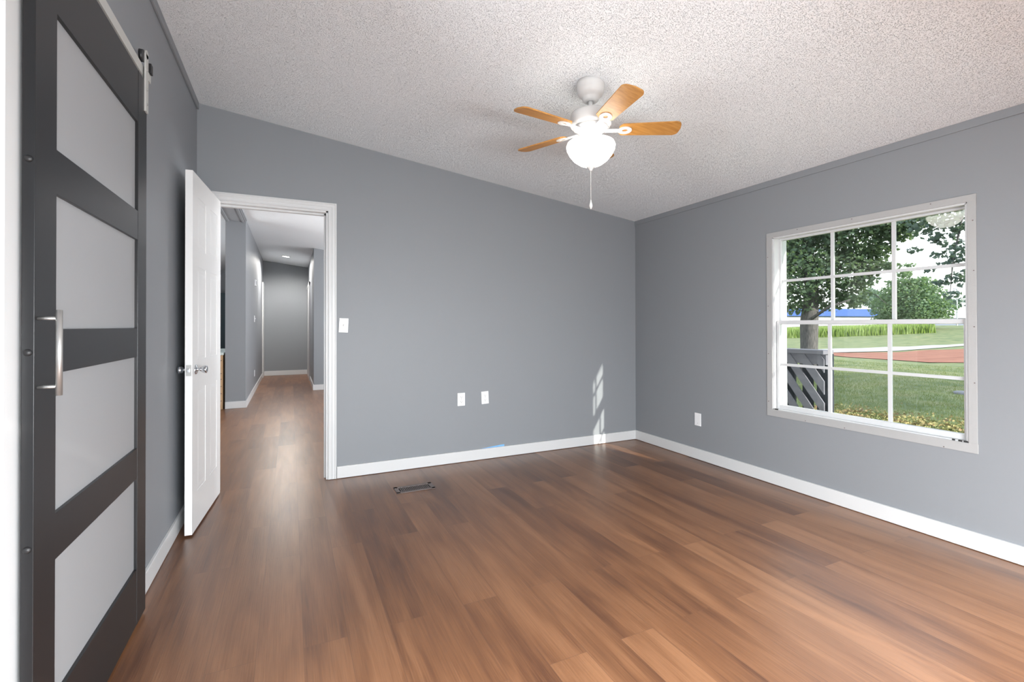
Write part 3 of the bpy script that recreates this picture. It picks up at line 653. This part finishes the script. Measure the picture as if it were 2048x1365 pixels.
def blades(name, m, n, region, hgt, wid, kind='stuff', tilt_=0.35, label=None, cat=None):
    """a field of upright grass blades (three corners each), region(n) gives x, y"""
    xy = region(n); z = gz(xy[:, 0], xy[:, 1]); h = hgt * (0.6 + 0.8 * rng.random(n)); a = rng.random(n) * 2 * PI
    lean = rng.normal(0, tilt_, (n, 2)) * h[:, None]
    dx, dy = np.cos(a) * wid / 2, np.sin(a) * wid / 2
    V = np.empty((n, 3, 3)); V[:, 0] = np.c_[xy[:, 0] - dx, xy[:, 1] - dy, z]; V[:, 1] = np.c_[xy[:, 0] + dx, xy[:, 1] + dy, z]
    V[:, 2] = np.c_[xy + lean, z + h]
    me = bpy.data.meshes.new(name); me.vertices.add(3 * n); me.vertices.foreach_set('co', V.reshape(-1))
    me.loops.add(3 * n); me.loops.foreach_set('vertex_index', np.arange(3 * n, dtype=np.int32))
    me.polygons.add(n); me.polygons.foreach_set('loop_start', np.arange(0, 3 * n, 3, dtype=np.int32))
    me.update(calc_edges=True); me.materials.append(m); o = bpy.data.objects.new(name, me); COL.objects.link(o)
    return tag(o, label, cat, None, kind)
def quads(name, m, C, size, flat=0.0, parent=None):
    """leaves: one bent kite each, centred on C"""
    n = len(C); a = rng.normal(size=(n, 3)); a[:, 2] *= (1 - flat); a /= np.linalg.norm(a, axis=1)[:, None]
    c = rng.normal(size=(n, 3)); 
    if flat: c = c * (1 - flat) + np.cross(a, np.array([0, 0, 1.0])) * flat
    b_ = np.cross(a, c); b_ /= np.linalg.norm(b_, axis=1)[:, None]; nrm = np.cross(a, b_)
    s_ = size * (0.6 + 0.8 * rng.random(n))[:, None]
    V = np.empty((n, 4, 3)); V[:, 0] = C - a * s_ * 0.5; V[:, 1] = C + b_ * s_ * 0.36 + nrm * s_ * 0.1; V[:, 2] = C + a * s_ * 0.5; V[:, 3] = C - b_ * s_ * 0.36 + nrm * s_ * 0.1
    me = bpy.data.meshes.new(name); me.vertices.add(4 * n); me.vertices.foreach_set('co', V.reshape(-1))
    me.loops.add(4 * n); me.loops.foreach_set('vertex_index', np.arange(4 * n, dtype=np.int32))
    me.polygons.add(n); me.polygons.foreach_set('loop_start', np.arange(0, 4 * n, 4, dtype=np.int32))
    me.update(calc_edges=True); me.materials.append(m); o = bpy.data.objects.new(name, me); COL.objects.link(o)
    if parent is not None: o.parent = parent; o.matrix_parent_inverse = world_of(parent).inverted()
    return o
def blob(clumps, per):
    """points in a set of (centre, radius, squash) balls, thicker towards their skins"""
    out = []
    for c, r, q in clumps:
        n = max(20, int(per * r ** 2)); d = rng.normal(size=(n, 3)); d /= np.linalg.norm(d, axis=1)[:, None]
        rad = r * (0.35 + 0.65 * rng.random(n) ** 0.6) * (1 + 0.12 * np.sin(7 * d[:, 0]) * np.cos(6 * d[:, 1] + 4 * d[:, 2]))
        out.append(np.asarray(c) + d * rad[:, None] * np.array([1, 1, q]))
    return np.concatenate(out)

# lawn grass near the house, fallen leaves, tall grass row
def reg_lawn(n):
    x = 4 + 20 * rng.random(n) ** 1.6; return np.c_[x, -2.0 + (x + 3.2) * 0.62 * rng.random(n) + 0.05 * x]
blades('grass', M['leaf_lawn'], 70000, reg_lawn, 0.055, 0.012, label='short lawn grass outside the window', cat='grass')
def reg_litter(n):
    x = rng.normal(6.9, 0.75, n); return np.c_[x, -1.2 + 4.2 * rng.random(n)]
xy = reg_litter(4500); C = np.c_[xy, gz(xy[:, 0], xy[:, 1]) + 0.05 + 0.02 * rng.random(len(xy))]
tag(quads('fallen_leaves', M['litter'], C, 0.058, flat=0.75), 'scattered yellow and orange fallen leaves on the lawn near the house', 'leaves', None, 'stuff')
ta, tb = np.array(gp(1560, 677)), np.array(gp(1872, 676)); tn = np.array([tb[1] - ta[1], -(tb[0] - ta[0])]); tn /= np.linalg.norm(tn)
if tn[0] < 0: tn = -tn
def reg_tall(n):
    u = rng.random(n); d = rng.random(n) * 5.0; return ta + (tb - ta) * u[:, None] + tn * d[:, None]
blades('tall_grass', M['leaf_tall'], 16000, reg_tall, 1.15, 0.30, tilt_=0.12, label='row of tall bright green grass beyond the red clay', cat='grass')
tag(MB().lathe([(0.0, 0.05), (0.36, 0.05), (0.39, 0.03), (0.39, -0.05), (0.0, -0.05)], (13.75, 2.45, GZ), 32).build('utility_lid', M['lid']), 'flat round grey utility lid lying in the lawn', 'lid')

# porch railing next to the window
pr = empty('porch_railing', (0.86, -0.4, -0.12), 'grey painted porch railing with slanted slats outside the window', 'railing')
RX, RY0, RY1, RZ = 0.857, -1.392, 1.4, 0.95
MB().chamfer_box(RX - 0.07, RX + 0.07, RY0, RY1, RZ - 0.034, RZ, 0.003).build('cap_rail', M['grey_wood'], pr)
MB().box(RX + 0.0, RX + 0.038, RY0 + 0.02, RY1, RZ - 0.125, RZ - 0.036).build('top_rail', M['grey_wood'], pr)
MB().box(RX + 0.0, RX + 0.038, RY0 + 0.02, RY1, -0.05, 0.04).build('bottom_rail', M['grey_wood'], pr)
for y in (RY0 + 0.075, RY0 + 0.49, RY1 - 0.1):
    MB().box(RX + 0.038, RX + 0.127, y - 0.045, y + 0.045, GZ, RZ - 0.036).build('post', M['shade_wood'], pr)
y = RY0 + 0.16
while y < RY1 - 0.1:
    MB().box(RX + 0.039, RX + 0.062, y, y + 0.085, -0.05, RZ - 0.04).build('picket', M['shade_wood'], pr); y += 0.155
# slats slope down toward the camera side; clipped at the end of the rail and at its foot
sl_w, sl_s, pitch_ = 0.080, 1.36, 0.134
for k in range(-6, 20):
    ys = RY0 + 0.06 + pitch_ * k                     # lower-side edge at the top
    zt, zb = RZ - 0.040, -0.09
    pl = []
    L_ = [(ys, zt), (ys + sl_w, zt), (ys + sl_w - (zt - zb) / sl_s, zb), (ys - (zt - zb) / sl_s, zb)]
    # clip to y >= RY0 + 0.03 and y <= RY1
    def clip(P, val, keep):
        out = []
        for i in range(len(P)):
            a_, c_ = P[i], P[(i + 1) % len(P)]; ia, ic = keep(a_[0]), keep(c_[0])
            if ia: out.append(a_)
            if ia != ic:
                t = (val - a_[0]) / (c_[0] - a_[0]); out.append((val, a_[1] + t * (c_[1] - a_[1])))
        return out
    P = clip(L_, RY0 + 0.03, lambda y: y >= RY0 + 0.03 - 1e-9)
    if len(P) >= 3: P = clip(P, RY1, lambda y: y <= RY1 + 1e-9)
    if len(P) >= 3: MB().prism(P, 'x', RX - 0.013, RX - 0.001).build('slat', M['grey_wood'], pr)
struct('deck_porch', MB().box(WT + 0.012, RX + 0.13, -0.62, 2.2, -0.16, -0.10), M['grey_wood'])

# trees
def tree(name, base, label, clumps, per, leaf, size, trunk, lm, extra=(), group=None, flat=0.3):
    t = empty(name, base, label, 'tree', group)
    quads('crown', lm, blob(clumps, per), size, flat, t)
    tb_ = MB()
    for pts, rad in (trunk,) + tuple(extra): tb_.path(pts, rad, 10)
    tb_.build('trunk', M['bark'], t)
    return t
B = at(1618, 700, 17.0); B = np.array([B[0], B[1], GZ])
cl = [(at(x, y, d), r, q) for x, y, d, r, q in [
    (1600, 545, 16.6, 1.15, .9), (1645, 500, 17.4, 1.3, .9), (1690, 545, 16.2, .95, .8), (1700, 590, 16.6, .62, .8), (1588, 600, 17.2, .70, .8), (1655, 600, 16.9, .55, .8), (1735, 525, 16.0, .55, .7),
    (1640, 430, 17.3, 1.4, .9), (1710, 468, 16.0, 1.05, .8), (1570, 470, 17.3, 1.2, .9), (1745, 440, 15.5, .85, .7), (1790, 445, 15.0, .6, .6), (1690, 380, 17.0, 1.7, .9), (1590, 380, 17.5, 1.8, .9), (1530, 520, 17.5, 1.5, .9), (1780, 400, 16, 1.1, .6), (1640, 300, 17, 2.2, .8), (1760, 500, 15.6, .5, .5), (1795, 470, 15.2, .5, .45), (1830, 440, 14.8, .55, .5), (1775, 535, 15.4, .35, .5), (1725, 560, 15.8, .45, .7)]]
T0 = Vector(B)
ex = [([T0 + Vector((0.2, 1.3, 0)), T0 + Vector((0.1, 1.5, 1.2)), T0 + Vector((0.0, 1.9, 2.6)), T0 + Vector((0, 2.3, 4.5))], [0.13, 0.11, 0.10, 0.06])]
for (x0, y0, x1, y1, r) in [(1640, 560, 1800, 478, .045), (1700, 525, 1800, 500, .025), (1690, 560, 1790, 545, .02), (1720, 520, 1795, 440, .03), (1730, 585, 1775, 610, .02), (1620, 640, 1700, 600, .06)]:
    p, q = Vector(at(x0, y0, 16.6)), Vector(at(x1, y1, 15.6)); m_ = (p + q) / 2 + Vector((0, 0, 0.12))
    ex.append(([p, m_, q], [r, r * .7, r * .35]))
tree('maple_tree', tuple(B), 'large maple tree with dense green crown behind the porch railing', cl, 1150, None, 0.14,
     ([T0 + Vector((0, 0, -0.1)), T0 + Vector((0, 0, 0.9)), T0 + Vector((0.05, 0.02, 2.0)), T0 + Vector((0.1, -0.05, 3.2)), T0 + Vector((0.0, 0.2, 5.5))], [0.34, 0.27, 0.29, 0.22, 0.12]), M['leaf_maple'], ex)
# tree out to the side whose boughs hang into the upper panes and whose crown shades the lawn
cl = [(at(x, y, d), r, q) for x, y, d, r, q in [
    (1868, 478, 8.4, .17, .5), (1835, 462, 8.7, .18, .5), (1910, 505, 8.1, .22, .6), (1875, 510, 8.3, .12, .5), (1905, 480, 8.2, .22, .6), (1880, 440, 8.4, .30, .5), (1925, 520, 8.0, .24, .5), (1900, 590, 8.0, .16, .5), (1925, 600, 8.0, .18, .6), (1920, 440, 8.2, .32, .5), (1895, 520, 8.1, .2, .6), (1915, 560, 8.0, .22, .6), (1890, 460, 8.3, .28, .6), (1860, 420, 8.5, .3, .5), (1850, 455, 8.6, .22, .5), (1815, 440, 8.8, .24, .5), (1830, 500, 8.8, .16, .4), (1860, 540, 8.4, .10, .5), (1880, 565, 8.2, .12, .5), (1930, 555, 7.9, .2, .6), (1960, 500, 7.8, .4, .7), (1970, 420, 7.8, .6, .7), (1900, 390, 8.4, .5, .6)]]
cl += [((12.6, -6.8, 3.5), 2.3, .65), ((15.2, -6.2, 3.8), 2.4, .6), ((11.0, -5.6, 3.3), 1.6, .6), ((17.6, -6.6, 4.2), 2.3, .6), ((13.8, -8.8, 5.2), 2.4, .6), ((19.5, -7.2, 4.4), 2.2, .6)]
T0 = Vector((13.2, -7.2, GZ)); Q = Vector(at(1925, 430, 8.3))
tree('overhanging_tree', tuple(T0), 'tree at the side whose leafy boughs hang across the upper right panes', cl, 900, None, 0.085,
     ([T0, T0 + Vector((0, 0, 1.5)), T0 + Vector((-0.1, 0.1, 3.2)), T0 + Vector((-0.2, 0.3, 5.2))], [0.34, 0.28, 0.24, 0.10]), M['leaf_dark'],
     [([T0 + Vector((-0.1, 0.1, 3.0)), (T0 + Q) / 2 + Vector((0, 0, 2.6)), Q, Vector(at(1850, 470, 8.8))], [0.12, 0.07, 0.025, 0.008]),
      ([Q, Vector(at(1905, 530, 8.0)), Vector(at(1900, 590, 8.0))], [0.02, 0.012, 0.005])])
# conifer across the field
Cb = at(1820, 660, 80); Cb = np.array([Cb[0], Cb[1], float(gz(Cb[0], Cb[1]))])
cl = []
for k, (y, hw) in enumerate([(530, 14), (548, 26), (566, 40), (585, 54), (603, 64), (620, 68), (634, 62)]):
    for j in range(3 if k < 2 else 6):
        t = 2 * PI * j / 6 + k; rr_ = hw * 80 / F_PX
        p = at(1820, y, 80) + np.array([math.cos(t), math.sin(t), 0]) * rr_ * 0.55; cl.append((p, rr_ * 0.48, 0.55))
T0 = Vector(Cb)
tree('conifer_tree', tuple(Cb), 'broad pale green conifer standing alone in front of the far buildings', cl, 62, None, 0.42, ([T0, T0 + Vector((0, 0, 3)), T0 + Vector((0, 0, 9))], [0.42, 0.34, 0.08]), M['leaf_conifer'], flat=0.65)
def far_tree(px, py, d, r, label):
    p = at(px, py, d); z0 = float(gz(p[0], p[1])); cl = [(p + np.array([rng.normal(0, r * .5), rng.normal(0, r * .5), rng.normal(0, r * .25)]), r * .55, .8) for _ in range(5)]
    T0 = Vector((p[0], p[1], z0)); tree('distant_tree', tuple(T0), label, cl, 30, None, 0.9, ([T0, T0 + Vector((0, 0, max(1.0, p[2] - z0)))], [0.5, 0.3]), M['leaf_far_haze'], group='trees along the far edge of the field', flat=0.2)
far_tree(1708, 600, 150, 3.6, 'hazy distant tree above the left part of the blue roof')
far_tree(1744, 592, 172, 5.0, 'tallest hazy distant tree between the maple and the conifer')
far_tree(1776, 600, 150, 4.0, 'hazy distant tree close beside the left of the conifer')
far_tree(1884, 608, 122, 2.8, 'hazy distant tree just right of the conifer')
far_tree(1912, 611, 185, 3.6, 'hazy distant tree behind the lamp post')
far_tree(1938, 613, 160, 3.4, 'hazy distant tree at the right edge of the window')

# far buildings (oblong boxes with pitched roofs standing across the field)
def bar_between(pa, pb):
    a_, c_ = Vector((pa[0], pa[1], 0)), Vector((pb[0], pb[1], 0)); d = c_ - a_; L_ = d.length
    return Matrix.Translation(a_) @ Matrix.Rotation(math.atan2(d.y, d.x), 4, 'Z'), L_
pa, pb = at(1795, 640, 118), at(1560, 640, 106)
m, L_ = bar_between(pa, pb); zb_ = float(gz(120, 50)) - 0.4
zt = 1.16 + (646 - 627) * 108 / F_PX; zr = 1.16 + (646 - 611) * 112 / F_PX
bb = empty('blue_roofed_building', (*m.translation[:2], zb_), 'long low building with a bright blue metal roof across the field', 'building')
MB().box(0, L_, -12, -0.3, zb_, zt, m).build('wall', M['block'], bb)
rf = MB()
for q in [[(0.35, zt - 0.12), (0.35, zt), (-6, zr), (-12.5, zt), (-12.5, zt - 0.12)]]:
    n = len(q); v = [m @ Vector((x, y, z)) for x in (-0.4, L_ + 0.4) for y, z in q]
    rf.add(v, [tuple(range(n)), tuple(range(n, 2 * n))[::-1]] + [(i, (i + 1) % n, (i + 1) % n + n, i + n) for i in range(n)])
rf.build('roof', M['blue_roof'], bb)
pa, pb = at(2010, 632, 96), at(1868, 632, 96)
m, L_ = bar_between(pa, pb)
zt = 1.16 + (646 - 617) * 96 / F_PX; zm = 1.16 + (646 - 632.5) * 96 / F_PX; zb_ = float(gz(100, 36)) - 0.4
wb_ = empty('white_building', (*m.translation[:2], zb_), 'long low white building with a dark window band behind the lamp post', 'building')
MB().box(0, L_, -8, -0.2, zb_, zm, m).build('wall', M['band'], wb_)
MB().box(-0.3, L_ + 0.3, -8.3, 0.1, zm, zt, m).build('fascia', M['white_b'], wb_)
p = at(1922, 646, 140); zb_ = float(gz(130, 50)) - 0.3
hz = empty('white_house', (p[0], p[1], zb_), 'pale gabled house roof showing above the white building', 'building')
m = Matrix.Translation((p[0], p[1], 0)) @ Matrix.Rotation(-0.44, 4, 'Z')
MB().box(-3.2, 3.2, 0, 8, zb_, 5.4, m).build('wall', M['white_b'], hz)
v = [m @ Vector(q) for q in [(-3.7, -0.3, 5.4), (3.7, -0.3, 5.4), (1.6, -0.3, 7.8), (-1.6, -0.3, 7.8), (-3.7, 8.3, 5.4), (3.7, 8.3, 5.4), (1.6, 8.3, 7.8), (-1.6, 8.3, 7.8)]]
MB().add(v, [(0, 1, 2, 3), (7, 6, 5, 4), (0, 4, 5, 1), (1, 5, 6, 2), (2, 6, 7, 3), (3, 7, 4, 0)]).build('roof', M['white_b'], hz)
p = at(1914, 646, 88); zb_ = float(gz(p[0], p[1])); zt = 1.16 + (646 - 574) * 88 / F_PX
lp_ = empty('lamp_post', (p[0], p[1], zb_), 'tall white lamp post in front of the white building', 'lamp post')
MB().tube((p[0], p[1], zb_), (p[0], p[1], zt), 0.12, 0.10, 12).build('pole', M['white_b'], lp_)
mm_ = Matrix.Translation((p[0], p[1], zt)) @ Matrix.Rotation(-0.44, 4, 'Z')
MB().chamfer_box(-0.60, 0.02, -0.12, 0.12, -0.12, 0.02, 0.02, mm_).build('lamp_head', M['band'], lp_)
